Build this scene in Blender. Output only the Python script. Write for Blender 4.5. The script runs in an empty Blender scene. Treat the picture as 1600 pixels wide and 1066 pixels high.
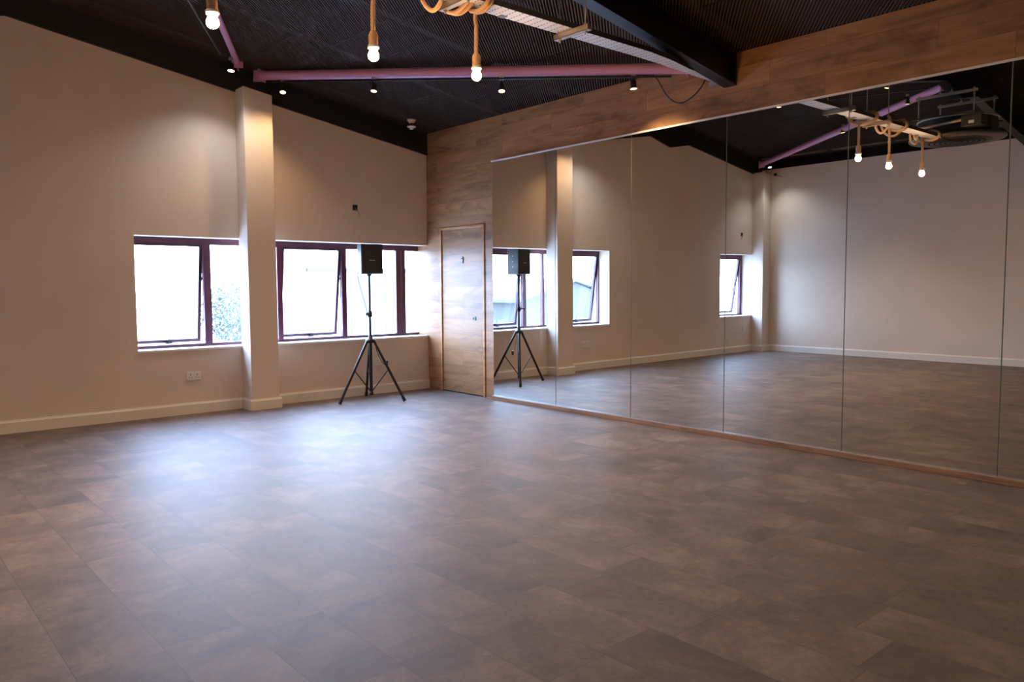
import bpy, math, random
from mathutils import Vector, Matrix
from math import sin, cos, pi, radians as RAD

random.seed(7)
scene = bpy.context.scene
COL = scene.collection

# ------------------------------------------------------------------ camera
cam_d = bpy.data.cameras.new('camera')
cam_d.sensor_width = 36.0
cam_d.lens = 1213.4 / 1600 * 36.0
cam_d.clip_start = 0.05
cam_d.clip_end = 400
cam = bpy.data.objects.new('camera', cam_d)
COL.objects.link(cam)
p_, y_, r_ = .0708, .7156, -.0048
Fv = Vector((sin(y_) * cos(p_), cos(y_) * cos(p_), -sin(p_)))
R0 = Vector((cos(y_), -sin(y_), 0))
U0 = R0.cross(Fv)
Rv = R0 * cos(r_) + U0 * sin(r_)
Uv = U0 * cos(r_) - R0 * sin(r_)
M = Matrix.Identity(4)
for i in range(3):
    M[i][0], M[i][1], M[i][2] = Rv[i], Uv[i], -Fv[i]
M[0][3], M[1][3], M[2][3] = -5.73, -8.2314, 1.31
cam.matrix_world = M
scene.camera = cam

# ------------------------------------------------------------------ world, exposure
w = bpy.data.worlds.new('sky')
scene.world = w
w.use_nodes = True
nt = w.node_tree
nt.nodes.clear()
wo = nt.nodes.new('ShaderNodeOutputWorld')
bg = nt.nodes.new('ShaderNodeBackground')
gr = nt.nodes.new('ShaderNodeValToRGB')
tc = nt.nodes.new('ShaderNodeTexCoord')
sx = nt.nodes.new('ShaderNodeSeparateXYZ')
nt.links.new(tc.outputs['Generated'], sx.inputs[0])
nt.links.new(sx.outputs['Z'], gr.inputs[0])
gr.color_ramp.elements[0].position = 0.0
gr.color_ramp.elements[0].color = (.54, .68, 1, 1)
gr.color_ramp.elements[1].position = 0.8
gr.color_ramp.elements[1].color = (.38, .56, 1, 1)
nt.links.new(gr.outputs[0], bg.inputs[0])
SKY = 19.0
bg.inputs[1].default_value = SKY
nt.links.new(bg.outputs[0], wo.inputs[0])

vs = scene.view_settings
vs.view_transform = 'Standard'
vs.look = 'None'
vs.gamma = 1
vs.use_curve_mapping = False
vs.exposure = 1.22
scene.cycles.sample_clamp_indirect = 4.0
scene.cycles.max_bounces = 10
scene.cycles.diffuse_bounces = 5
scene.cycles.glossy_bounces = 5
scene.cycles.transparent_max_bounces = 12

# lamp powers
BULB_W = 235.0      # emission of the pendant bulbs
SPOT_W = 50.0      # warm spot lamps
COOL_W = 22.0      # the two cool white spot lamps
WARM = (1.0, .56, .24)
WARM2 = (1.0, .66, .36)
COOL = (.93, .97, 1.0)

# portals that guide the daylight through the three window openings
def portal(name, x0, x1, z0, z1):
    d = bpy.data.lights.new(name, 'AREA')
    d.shape = 'RECTANGLE'
    d.size = x1 - x0
    d.size_y = z1 - z0
    d.cycles.is_portal = True
    o = bpy.data.objects.new(name, d)
    o.location = ((x0 + x1) / 2, .34, (z0 + z1) / 2)
    o.rotation_euler = (RAD(-90), 0, 0)
    COL.objects.link(o)
portal('daylight_portal', -3.49, 0, .68, 1.83)
portal('daylight_portal', -7.525, -6.49, .68, 1.83)

# ------------------------------------------------------------------ helpers
class MB:
    def __init__(s):
        s.v, s.f, s.sm = [], [], []
    def poly(s, pts, faces, smooth=False):
        b = len(s.v)
        s.v += [tuple(p) for p in pts]
        for f in faces:
            s.f.append(tuple(b + i for i in f))
            s.sm.append(smooth)
        return s
    def box(s, a, b):
        x0, x1 = sorted((a[0], b[0])); y0, y1 = sorted((a[1], b[1])); z0, z1 = sorted((a[2], b[2]))
        return s.poly([(x0, y0, z0), (x1, y0, z0), (x1, y1, z0), (x0, y1, z0), (x0, y0, z1), (x1, y0, z1), (x1, y1, z1), (x0, y1, z1)],
                      [(0, 3, 2, 1), (4, 5, 6, 7), (0, 1, 5, 4), (1, 2, 6, 5), (2, 3, 7, 6), (3, 0, 4, 7)])
    def obox(s, c, ax, ay, az):      # centre and three half-axis vectors
        c, ax, ay, az = map(Vector, (c, ax, ay, az))
        P = [c + ax * i + ay * j + az * k for k in (-1, 1) for j in (-1, 1) for i in (-1, 1)]
        return s.poly(P, [(0, 2, 3, 1), (4, 5, 7, 6), (0, 1, 5, 4), (1, 3, 7, 5), (3, 2, 6, 7), (2, 0, 4, 6)])
    def prism(s, pts2, y0, y1, axis='y'):      # extruded outline
        n = len(pts2)
        def q(a, b, t):
            return (a, t, b) if axis == 'y' else ((t, a, b) if axis == 'x' else (a, b, t))
        P = [q(a, b, y0) for a, b in pts2] + [q(a, b, y1) for a, b in pts2]
        return s.poly(P, [tuple(range(n))[::-1], tuple(range(n, 2 * n))] + [(i, (i + 1) % n, n + (i + 1) % n, n + i) for i in range(n)])
    def lathe(s, prof, c=(0, 0, 0), axis=(0, 0, 1), n=32, smooth=True):   # prof = [(r, h)]
        c = Vector(c); a = Vector(axis).normalized()
        u = a.orthogonal().normalized(); v = a.cross(u)
        P, F = [], []
        for r, h in prof:
            for k in range(n):
                t = 2 * pi * k / n
                P.append(c + a * h + (u * cos(t) + v * sin(t)) * max(r, 1e-5))
        m = len(prof)
        for i in range(m - 1):
            for k in range(n):
                F.append((i * n + k, i * n + (k + 1) % n, (i + 1) * n + (k + 1) % n, (i + 1) * n + k))
        s.poly(P, F, smooth)
        return s
    def cyl(s, a, b, r, n=20, r2=None, smooth=True):
        a, b = Vector(a), Vector(b)
        L = (b - a).length
        r2 = r if r2 is None else r2
        s.lathe([(0, 0), (r, 0)], a, b - a, n, False)
        s.lathe([(r, 0), (r2, L)], a, b - a, n, smooth)
        return s.lathe([(r2, L), (0, L)], a, b - a, n, False)
    def tube(s, path, r, n=10, twist=0, amp=0, sub=1):
        pts = [Vector(p) for p in path]
        if sub > 1:                                   # catmull-rom refinement
            q = []
            for i in range(len(pts) - 1):
                p0 = pts[max(i - 1, 0)]; p1 = pts[i]; p2 = pts[i + 1]; p3 = pts[min(i + 2, len(pts) - 1)]
                for k in range(sub):
                    t = k / sub
                    q.append(.5 * ((2 * p1) + (p2 - p0) * t + (2 * p0 - 5 * p1 + 4 * p2 - p3) * t * t + (3 * p1 - p0 - 3 * p2 + p3) * t ** 3))
            q.append(pts[-1]); pts = q
        P, F, d0 = [], [], 0
        T = [(pts[min(i + 1, len(pts) - 1)] - pts[max(i - 1, 0)]).normalized() for i in range(len(pts))]
        u = T[0].orthogonal().normalized()
        for i, p in enumerate(pts):
            if i:
                d0 += (p - pts[i - 1]).length
                u = (u - T[i] * u.dot(T[i])).normalized()
            v = T[i].cross(u)
            for k in range(n):
                a = 2 * pi * k / n
                rr = r * (1 + amp * abs(cos(1.5 * a + twist * d0)) - amp * .5) if amp else r
                P.append(p + (u * cos(a) + v * sin(a)) * rr)
        for i in range(len(pts) - 1):
            for k in range(n):
                F.append((i * n + k, i * n + (k + 1) % n, (i + 1) * n + (k + 1) % n, (i + 1) * n + k))
        F.append(tuple(range(n))[::-1]); F.append(tuple((len(pts) - 1) * n + k for k in range(n)))
        return s.poly(P, F, True)
    def build(s, name, m, parent=None, loc=None, bevel=0, local=None):
        me = bpy.data.meshes.new(name)
        vv = s.v
        if local is not None:
            L = Vector(local)
            vv = [tuple(Vector(p) - L) for p in vv]
        me.from_pydata(vv, [], s.f)
        me.polygons.foreach_set('use_smooth', s.sm)
        me.materials.append(m)
        me.validate(); me.update()
        o = bpy.data.objects.new(name, me)
        COL.objects.link(o)
        if parent is not None: o.parent = parent
        if loc is not None: o.location = loc
        elif local is not None and parent is None: o.location = local
        if bevel:
            b = o.modifiers.new('bevel', 'BEVEL'); b.width = bevel; b.segments = 2; b.limit_method = 'ANGLE'; b.angle_limit = RAD(40)
        return o

def empty(name, loc, label, cat, group=None):
    o = bpy.data.objects.new(name, None)
    o.empty_display_size = .1
    COL.objects.link(o)
    o.location = loc
    return tag(o, label, cat, group)
def tag(o, label, cat, group=None, kind=None):
    o['label'] = label; o['category'] = cat
    if group: o['group'] = group
    if kind: o['kind'] = kind
    return o
def structure(o, label=None, cat=None):
    o['kind'] = 'structure'
    if label: o['label'] = label
    if cat: o['category'] = cat
    return o
def copy_tree(o, parent=None):
    c = o.copy(); COL.objects.link(c)
    if parent is not None: c.parent = parent
    for ch in list(o.children): copy_tree(ch, c)
    return c

# ------------------------------------------------------------------ materials
def mat(name, col, rough=.5, metal=0, spec=.5, emit=None, es=0, coat=0):
    m = bpy.data.materials.new(name); m.use_nodes = True
    b = m.node_tree.nodes['Principled BSDF']
    b.inputs['Base Color'].default_value = (*col, 1)
    b.inputs['Roughness'].default_value = rough
    b.inputs['Metallic'].default_value = metal
    b.inputs['Specular IOR Level'].default_value = spec
    b.inputs['Coat Weight'].default_value = coat
    if emit:
        b.inputs['Emission Color'].default_value = (*emit, 1)
        b.inputs['Emission Strength'].default_value = es
    return m
def nodes(m):
    t = m.node_tree
    return t, t.nodes, t.links, t.nodes['Principled BSDF']
def noise(t, scale, detail=4, rough=.5, vec=None, dist=0):
    n = t.nodes.new('ShaderNodeTexNoise')
    n.inputs['Scale'].default_value = scale; n.inputs['Detail'].default_value = detail
    n.inputs['Roughness'].default_value = rough; n.inputs['Distortion'].default_value = dist
    if vec is not None: t.links.new(vec, n.inputs['Vector'])
    return n
def ramp(t, src, stops):
    r = t.nodes.new('ShaderNodeValToRGB')
    e = r.color_ramp.elements
    e[0].position, e[0].color = stops[0][0], (*stops[0][1], 1)
    e[1].position, e[1].color = stops[-1][0], (*stops[-1][1], 1)
    for p, c in stops[1:-1]:
        k = e.new(p); k.color = (*c, 1)
    t.links.new(src, r.inputs[0])
    return r
def mix(t, a, b, fac, mode='MIX'):
    n = t.nodes.new('ShaderNodeMix'); n.data_type = 'RGBA'; n.blend_type = mode
    for i, v in ((0, fac), (6, a), (7, b)):
        if hasattr(v, 'links') or hasattr(v, 'is_linked'): t.links.new(v, n.inputs[i])
        else: n.inputs[i].default_value = v if i == 0 else (*v, 1)
    return n.outputs[2]
def bump(t, src, strength, dist=.01):
    n = t.nodes.new('ShaderNodeBump'); n.inputs['Strength'].default_value = strength; n.inputs['Distance'].default_value = dist
    t.links.new(src, n.inputs['Height']); return n.outputs[0]
def coords(t, which='Object', scale=(1, 1, 1), loc=(0, 0, 0)):
    c = t.nodes.new('ShaderNodeTexCoord'); mp = t.nodes.new('ShaderNodeMapping')
    mp.inputs['Scale'].default_value = scale; mp.inputs['Location'].default_value = loc
    t.links.new(c.outputs[which], mp.inputs[0]); return mp.outputs[0]
def combine(t, vec, order, add=(0, 0, 0)):
    s = t.nodes.new('ShaderNodeSeparateXYZ'); c = t.nodes.new('ShaderNodeCombineXYZ'); t.links.new(vec, s.inputs[0])
    for i, ax in enumerate(order):
        if ax is None: continue
        a = t.nodes.new('ShaderNodeMath'); a.operation = 'ADD'; a.inputs[1].default_value = add[i]
        t.links.new(s.outputs['XYZ'.index(ax)], a.inputs[0]); t.links.new(a.outputs[0], c.inputs[i])
    return c.outputs[0]

def plaster(name, col, rough=.85):
    m = mat(name, col, rough, spec=.25); t, N, L, b = nodes(m)
    v = coords(t)
    n1 = noise(t, 1.6, 3, .5, v)
    c = ramp(t, n1.outputs['Fac'], [(.3, tuple(x * .955 for x in col)), (.7, tuple(min(1, x * 1.03) for x in col))])
    L.new(c.outputs[0], b.inputs['Base Color'])
    n2 = noise(t, 90, 3, .6, v)
    L.new(bump(t, n2.outputs['Fac'], .06, .003), b.inputs['Normal'])
    return m
M_wall = plaster('cream_wall_paint', (.72, .60, .50))
M_trimw = plaster('white_gloss_trim', (.76, .70, .62), .45)
M_sill = mat('white_sill_paint', (.80, .79, .77), .35)

def floor_mat():
    m = mat('stone_vinyl_tiles', (.2, .16, .14), .4); t, N, L, b = nodes(m)
    v = coords(t)
    RW, TL = .2915, .592
    q0 = combine(t, v, ('Y', 'X', None), (40 * TL + 4.24, 4.603 + 40 * RW, 0))
    sp_ = N.new('ShaderNodeSeparateXYZ'); L.new(q0, sp_.inputs[0])
    def mth(op, a, b_=None):
        n = N.new('ShaderNodeMath'); n.operation = op
        for i_, q_ in enumerate((a, b_)):
            if q_ is None: continue
            if isinstance(q_, (int, float)): n.inputs[i_].default_value = q_
            else: L.new(q_, n.inputs[i_])
        return n.outputs[0]
    row = mth('FLOOR', mth('DIVIDE', sp_.outputs['Y'], RW))
    par = mth('MODULO', row, 2.0)
    pair = mth('MODULO', mth('FLOOR', mth('DIVIDE', row, 2.0)), 2.0)
    trip = mth('MODULO', mth('FLOOR', mth('DIVIDE', row, 4.0)), 3.0)
    sh = mth('ADD', mth('ADD', mth('MULTIPLY', par, .03), mth('MULTIPLY', pair, .18)), mth('MULTIPLY', mth('SUBTRACT', trip, 1.0), .11))
    cb = N.new('ShaderNodeCombineXYZ'); L.new(mth('SUBTRACT', sp_.outputs['X'], sh), cb.inputs[0]); L.new(sp_.outputs['Y'], cb.inputs[1])
    q = cb.outputs[0]
    br = N.new('ShaderNodeTexBrick'); L.new(q, br.inputs['Vector'])
    br.offset = 0; br.offset_frequency = 2; br.squash = 1
    br.inputs['Color1'].default_value = (0, 0, 0, 1); br.inputs['Color2'].default_value = (1, 1, 1, 1)
    br.inputs['Mortar'].default_value = (.5, .5, .5, 1)
    br.inputs['Scale'].default_value = 1; br.inputs['Mortar Size'].default_value = .0013
    br.inputs['Mortar Smooth'].default_value = .3; br.inputs['Bias'].default_value = 0
    br.inputs['Brick Width'].default_value = TL; br.inputs['Row Height'].default_value = RW
    # each tile shifts the stone pattern
    vm = N.new('ShaderNodeVectorMath'); vm.operation = 'MULTIPLY_ADD'
    L.new(br.outputs['Color'], vm.inputs[0]); vm.inputs[1].default_value = (9, 5, 7); L.new(v, vm.inputs[2])
    n1 = noise(t, 2.6, 5, .62, vm.outputs[0], .6)
    n2 = noise(t, 26, 8, .78, vm.outputs[0], .8)
    c1 = ramp(t, n1.outputs['Fac'], [(.30, (.100, .070, .055)), (.5, (.152, .109, .086)), (.70, (.228, .171, .137))])
    c2 = ramp(t, n2.outputs['Fac'], [(.32, (.45, .46, .48)), (.68, (1.42, 1.38, 1.34))])
    c = mix(t, c1.outputs[0], c2.outputs[0], .55, 'MULTIPLY')
    tv = ramp(t, br.outputs['Color'], [(0, (.86, .87, .89)), (1, (1.13, 1.11, 1.08))])
    c = mix(t, c, tv.outputs[0], 1.0, 'MULTIPLY')
    c = mix(t, c, (.055, .045, .04), br.outputs['Fac'])
    L.new(c, b.inputs['Base Color'])
    rr = ramp(t, n2.outputs['Fac'], [(.2, (.50,) * 3), (.8, (.62,) * 3)])
    L.new(rr.outputs[0], b.inputs['Roughness'])
    inv = N.new('ShaderNodeMath'); inv.operation = 'MULTIPLY_ADD'; inv.inputs[1].default_value = -3; L.new(br.outputs['Fac'], inv.inputs[0]); L.new(n2.outputs['Fac'], inv.inputs[2])
    L.new(bump(t, inv.outputs[0], .18, .002), b.inputs['Normal'])
    b.inputs['Specular IOR Level'].default_value = .48
    return m
M_floor = floor_mat()

def wood_mat(name, dark, midc, light, plank=True, rough=.42, loc=(0, 0, 0), along='Y'):
    m = mat(name, midc, rough); t, N, L, b = nodes(m)
    v = coords(t, loc=loc)
    q = combine(t, v, (along, 'Z', None), (30, 20 * .19 + .045, 0))
    br = N.new('ShaderNodeTexBrick'); L.new(q, br.inputs['Vector'])
    br.offset = .37; br.offset_frequency = 2
    br.inputs['Color1'].default_value = (0, 0, 0, 1); br.inputs['Color2'].default_value = (1, 1, 1, 1); br.inputs['Mortar'].default_value = (.4,) * 3 + (1,)
    br.inputs['Scale'].default_value = 1; br.inputs['Mortar Size'].default_value = .0011 if plank else 0
    br.inputs['Brick Width'].default_value = 1.26; br.inputs['Row Height'].default_value = .193
    vm = N.new('ShaderNodeVectorMath'); vm.operation = 'MULTIPLY_ADD'
    L.new(br.outputs['Color'], vm.inputs[0]); vm.inputs[1].default_value = (6, 9, 4)
    L.new(q, vm.inputs[2])
    st = N.new('ShaderNodeMapping'); st.inputs['Scale'].default_value = (.7, 6, 1); L.new(vm.outputs[0], st.inputs[0])
    g1 = noise(t, 1.5, 5, .55, st.outputs[0], .6)
    st2 = N.new('ShaderNodeMapping'); st2.inputs['Scale'].default_value = (3, 75, 1); L.new(vm.outputs[0], st2.inputs[0])
    g2 = noise(t, 1.4, 4, .6, st2.outputs[0], .4)
    st3 = N.new('ShaderNodeMapping'); st3.inputs['Scale'].default_value = (1.6, 4.2, 1); L.new(vm.outputs[0], st3.inputs[0])
    g3 = noise(t, 1.25, 5, .62, st3.outputs[0], 1.0)
    c = ramp(t, g1.outputs['Fac'], [(.28, dark), (.52, midc), (.75, light)])
    f2 = ramp(t, g2.outputs['Fac'], [(.3, (.84,) * 3), (.65, (1.06,) * 3)])
    c = mix(t, c.outputs[0], f2.outputs[0], .8, 'MULTIPLY')
    kn = ramp(t, g3.outputs['Fac'], [(.36, (.40, .36, .34)), (.47, (1, 1, 1))])
    c = mix(t, c, kn.outputs[0], .5, 'MULTIPLY')
    tv = ramp(t, br.outputs['Color'], [(0, (.88,) * 3), (1, (1.10,) * 3)])
    c = mix(t, c, tv.outputs[0], 1.0, 'MULTIPLY')
    if plank: c = mix(t, c, tuple(x * .45 for x in dark), br.outputs['Fac'])
    L.new(c, b.inputs['Base Color'])
    L.new(bump(t, g2.outputs['Fac'], .12, .002), b.inputs['Normal'])
    return m
OAK = ((.215, .100, .042), (.375, .185, .080), (.46, .250, .120))
M_wood = wood_mat('oak_laminate_cladding', *OAK)
M_wood_trim = wood_mat('oak_skirting', (.20, .095, .045), (.33, .165, .08), (.42, .23, .12), plank=False, rough=.4)
M_casing = wood_mat('honey_wood_casing', (.34, .15, .045), (.50, .24, .08), (.60, .32, .12), plank=False, rough=.45)

M_black = mat('black_ceiling_paint', (.007, .006, .006), .8, spec=.15)
M_steelblk = mat('black_painted_steel', (.012, .0125, .015), .42)
M_mesh = mat('dark_expanded_metal', (.072, .043, .031), .65, spec=.2)
M_band = mat('dark_metal_joint', (.018, .014, .012), .8, spec=.2)
M_purple = mat('lilac_painted_steel', (.60, .29, .48), .42)
M_galv = mat('galvanised_steel', (.50, .52, .54), .38, metal=.75)
M_frame = mat('burgundy_window_frame', (.070, .012, .028), .4)
M_sash = mat('dark_plum_sash', (.040, .014, .026), .4)
M_gasket = mat('dark_gasket', (.02, .02, .022), .5)
M_alu = mat('brushed_aluminium', (.80, .78, .77), .45, metal=.15)
M_plastic = mat('black_plastic', (.012, .013, .015), .45)
M_stand = mat('black_powder_coat', (.010, .011, .013), .38)
M_white = mat('white_plastic', (.74, .72, .69), .35)
M_hole = mat('dark_slot', (.01, .01, .01), .6)
M_brassy = mat('threaded_rod_steel', (.42, .36, .28), .4, metal=.7)
M_mirror = mat('mirror_silvering', (.80, .815, .79), .0, metal=1.0)
M_medge = mat('polished_glass_edge', (.45, .52, .48), .15, metal=.6)
M_mback = mat('mirror_backing', (.05, .05, .05), .6)
M_cass = mat('black_unit_casing', (.016, .016, .018), .45)
M_cassf = mat('dark_grey_fascia', (.030, .028, .028), .3)
M_label = mat('pale_sticker', (.6, .62, .65), .5)
M_lockp = mat('satin_steel', (.12, .14, .17), .4, metal=.3)
M_bolt = mat('zinc_bolt', (.42, .40, .38), .4, metal=.8)

def glass_mat():
    m = bpy.data.materials.new('window_glass'); m.use_nodes = True
    t = m.node_tree; t.nodes.clear()
    o = t.nodes.new('ShaderNodeOutputMaterial'); mx = t.nodes.new('ShaderNodeMixShader')
    tr = t.nodes.new('ShaderNodeBsdfTransparent'); gl = t.nodes.new('ShaderNodeBsdfGlossy'); fr = t.nodes.new('ShaderNodeLayerWeight'); pw = t.nodes.new('ShaderNodeMath'); pw.operation = 'POWER'; pw.inputs[1].default_value = 4; ma = t.nodes.new('ShaderNodeMath'); ma.operation = 'MULTIPLY_ADD'; ma.inputs[1].default_value = .6; ma.inputs[2].default_value = .04
    tr.inputs[0].default_value = (.93, .97, .96, 1); gl.inputs['Roughness'].default_value = .01; fr.inputs['Blend'].default_value = .5
    t.links.new(fr.outputs['Facing'], pw.inputs[0]); t.links.new(pw.outputs[0], ma.inputs[0]); t.links.new(ma.outputs[0], mx.inputs[0]); t.links.new(tr.outputs[0], mx.inputs[1]); t.links.new(gl.outputs[0], mx.inputs[2]); t.links.new(mx.outputs[0], o.inputs[0])
    return m
M_glass = glass_mat()

def rope_mat():
    m = mat('jute_rope', (.42, .25, .115), .85, spec=.2); t, N, L, b = nodes(m)
    v = coords(t)
    n = noise(t, 160, 4, .7, v)
    c = ramp(t, n.outputs['Fac'], [(.3, (.46, .27, .14)), (.7, (.80, .55, .33))])
    L.new(c.outputs[0], b.inputs['Base Color']); L.new(bump(t, n.outputs['Fac'], .6, .002), b.inputs['Normal'])
    return m
M_rope = rope_mat()
def emis(name, col, s):
    m = bpy.data.materials.new(name); m.use_nodes = True
    t = m.node_tree; t.nodes.clear()
    o = t.nodes.new('ShaderNodeOutputMaterial'); e = t.nodes.new('ShaderNodeEmission')
    e.inputs[0].default_value = (*col, 1); e.inputs[1].default_value = s; t.links.new(e.outputs[0], o.inputs[0])
    return m
M_bulb = emis('lit_bulb', WARM, BULB_W)
M_lensw = emis('lit_warm_lens', (1, .66, .26), 2.4)
M_lensc = emis('lit_cool_lens', COOL, 22)

def tray_mat():
    m = mat('perforated_galvanised_tray', (.72, .76, .80), .45, metal=.2); t, N, L, b = nodes(m)
    v = coords(t)
    q = combine(t, v, ('Y', 'X', None), (20, 20, 0))
    # rows of slots across the tray
    def cell(axis, period, frac, shift=None):
        s = N.new('ShaderNodeSeparateXYZ'); L.new(q, s.inputs[0])
        mlt = N.new('ShaderNodeMath'); mlt.operation = 'DIVIDE'; mlt.inputs[1].default_value = period; L.new(s.outputs[axis], mlt.inputs[0])
        fr = N.new('ShaderNodeMath'); fr.operation = 'FRACT'; L.new(mlt.outputs[0], fr.inputs[0])
        lt = N.new('ShaderNodeMath'); lt.operation = 'LESS_THAN'; lt.inputs[1].default_value = frac; L.new(fr.outputs[0], lt.inputs[0])
        return lt.outputs[0]
    a = cell(0, .027, .60); c2 = cell(1, .060, .17)
    mm = N.new('ShaderNodeMath'); mm.operation = 'MULTIPLY'; L.new(a, mm.inputs[0]); L.new(c2, mm.inputs[1])
    inv = N.new('ShaderNodeMath'); inv.operation = 'SUBTRACT'; inv.inputs[0].default_value = 1; L.new(mm.outputs[0], inv.inputs[1])
    L.new(inv.outputs[0], b.inputs['Alpha'])
    return m
M_tray = tray_mat()

# ------------------------------------------------------------------ the room
XF = -7.785; YB = -9.3; RIDGE = -4.99
def zc(x):                               # underside of the ceiling mesh
    return 3.225 + .164 * (-x) if x > RIDGE else 3.225 + .164 * 4.99 - .164 * (RIDGE - x)
RB = [(0.3, 2.912), (0, 2.962), (-4.48, 3.706), (-4.99, 3.574), (-5.516, 3.668), (XF - .1, 3.288)]   # underside of a rafter
def zr(x):
    for (a, za), (b_, zb) in zip(RB, RB[1:]):
        if b_ <= x <= a: return za + (zb - za) * (a - x) / (a - b_)

ZL, ZS = 1.83, .682
structure(MB().box((XF - .3, YB - .3, -.12), (.4, .32, 0)).build('floor', M_floor))

def wall_window():
    mb = MB(); y0, y1 = 0, .32
    def band(x0, x1, zlo, zhi=None):
        xs = sorted({x0, x1, *[x for x, _ in RB if x0 < x < x1]})
        for a, b_ in zip(xs, xs[1:]):
            if zhi is None: mb.prism([(a, zlo), (b_, zlo), (b_, zr(b_)), (a, zr(a))], y0, y1)
            else: mb.prism([(a, zlo), (b_, zlo), (b_, zhi), (a, zhi)], y0, y1)
    band(XF - .1, -7.525, 0)
    band(-7.525, -6.49, 0, ZS - .02); band(-7.525, -6.49, ZL)
    band(-6.49, -3.49, 0)
    band(-3.49, 0, 0, ZS - .02); band(-3.49, 0, ZL)
    return mb.build('wall_window', M_wall)
ww = structure(wall_window())
# boxed-in column piers standing proud of the window wall
def pier(name, x0, x1, d):
    mb = MB()
    mb.prism([(x0, 0), (x1, 0), (x1, zr(x1) + .02), (x0, zr(x0) + .02)], -d, 0)
    o = mb.build(name, M_wall, bevel=.004)
    return structure(o)
pier('trim_1', -2.443, -2.1325, .2337)
pier('trim_2', XF, -7.525, .2337)
# wall behind the column between both lights
structure(MB().box((XF - .3, .32, -.1), (XF, YB - .3, 3.9)).build('wall_far', M_wall))
structure(MB().box((XF, YB - .3, -.1), (.3, YB, 4.2)).build('wall_back', M_wall))

# oak-clad wall with the door opening
DY0, DY1, DZ = -.312, -1.137, 2.003
mb = MB()
mb.box((0, .32, -.1), (.3, DY0, 3.227)); mb.box((0, DY0, DZ), (.3, DY1, 3.227)); mb.box((0, DY1, -.1), (.3, YB, 3.227))
mb.box((.06, DY0, -.1), (.3, DY1, DZ))
structure(mb.build('wall_mirror', M_wood))

structure(MB().box((0, .32, 3.227), (.3, YB, 3.5)).build('trim_6', M_black))

# door
d1 = MB().box((.004, DY0 - .004, .012), (.045, DY1 + .004, DZ - .004)).build('door_1', wood_mat('oak_door_leaf', *OAK, loc=(0, .5, .06)))
structure(d1)
mb = MB()
for a, b_, z0, z1 in ((DY0 + .026, DY0 - .004, 0, DZ + .028), (DY1 + .004, DY1 - .028, 0, DZ + .028), (DY0 - .004, DY1 + .004, DZ - .002, DZ + .028)):
    mb.box((-.012, a, z0), (.01, b_, z1))
mb.build('door_casing', M_casing, d1, bevel=.003)
lk = MB().box((-.004, -.93, .905), (.006, -.985, .945)).build('lock_plate', M_lockp, d1, bevel=.002)
mb = MB().box((-.0065, -.937, .913), (-.003, -.957, .937)); mb.build('thumb_slot', M_hole, lk)
mb = MB(); mb.prism([(-.741, 1.665), (-.730, 1.63), (-.741, 1.585), (-.752, 1.63)], -.006, .006, 'x')
mb.cyl((-.004, -.741, 1.64), (-.028, -.741, 1.64), .005); mb.build('coat_hook', M_lockp, d1)

# ceiling: dark deck with expanded metal mesh hung just under it
mb = MB()
for xa, xb in ((.3, RIDGE), (RIDGE, XF - .3)):
    mb.prism([(xa, zc(xa) + .07), (xb, zc(xb) + .07), (xb, zc(xb) + .25), (xa, zc(xa) + .25)], YB - .3, .35)
ceil = structure(mb.build('ceiling', M_black))
def rib_lines(x0, x1, y0, y1, dx, dy, pitch, fn):
    L = math.hypot(dx, dy); dx, dy = dx / L, dy / L
    nx, ny = -dy, dx
    cs = [a * nx + b_ * ny for a in (x0, x1) for b_ in (y0, y1)]
    k = math.ceil(min(cs) / pitch)
    while k * pitch < max(cs):
        c = k * pitch; k += 1
        lo, hi = -1e9, 1e9
        for d_, o_, a, b_ in ((dx, c * nx, x0, x1), (dy, c * ny, y0, y1)):
            t0, t1 = (a - o_) / d_, (b_ - o_) / d_
            lo = max(lo, min(t0, t1)); hi = min(hi, max(t0, t1))
        if hi - lo > .02:
            fn((c * nx + dx * lo, c * ny + dy * lo), (c * nx + dx * hi, c * ny + dy * hi), (nx, ny))
mb = MB()
def rib(a, b_, n_):
    w_ = .0042
    P = []
    for (x, y) in (a, b_):
        z = zc(x)
        P += [(x - n_[0] * w_, y - n_[1] * w_, z), (x + n_[0] * w_, y + n_[1] * w_, z), (x + n_[0] * (w_ + .006), y + n_[1] * (w_ + .006), z + .011), (x - n_[0] * (w_ - .004), y - n_[1] * (w_ - .004), z + .011)]
    mb.poly(P, [(0, 1, 5, 4), (1, 2, 6, 5), (2, 3, 7, 6), (3, 0, 4, 7), (0, 3, 2, 1), (4, 5, 6, 7)])
rib_lines(RIDGE, -.002, YB, 0, .77, .64, .0238, rib)
rib_lines(XF, RIDGE, YB, 0, -.77, .64, .0238, rib)
mb.build('expanded_mesh', M_mesh, ceil)
# sheet joints: flat bands down the slope and thin seams across
mb = MB()
def slope_box(x0, x1, y0, y1, h=.004, dz=.006):
    mb.prism([(x0, zc(x0) + dz), (x1, zc(x1) + dz), (x1, zc(x1) + dz + h), (x0, zc(x0) + dz + h)], y0, y1)
for y in (-.36, -1.44, -2.52, -3.6, -4.68, -5.76, -6.84, -7.92, -9.0):
    for x0, x1 in ((RIDGE, 0), (XF, RIDGE)):
        slope_box(x0, x1, y - .045, y + .045, .003, .004)
i = 0
for y in (-.9, -1.98, -3.06, -4.14, -5.22, -6.3, -7.38, -8.46):
    i += 1
    for x in (-.45, -1.64, -2.08, -3.55, -4.4, -5.9, -6.9):
        xx = x - (.35 if i % 2 else 0)
        slope_box(xx - .006, xx + .006, y - .5, y + .5, .003, -.003)
mb.build('sheet_joint', M_band, ceil)
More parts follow.
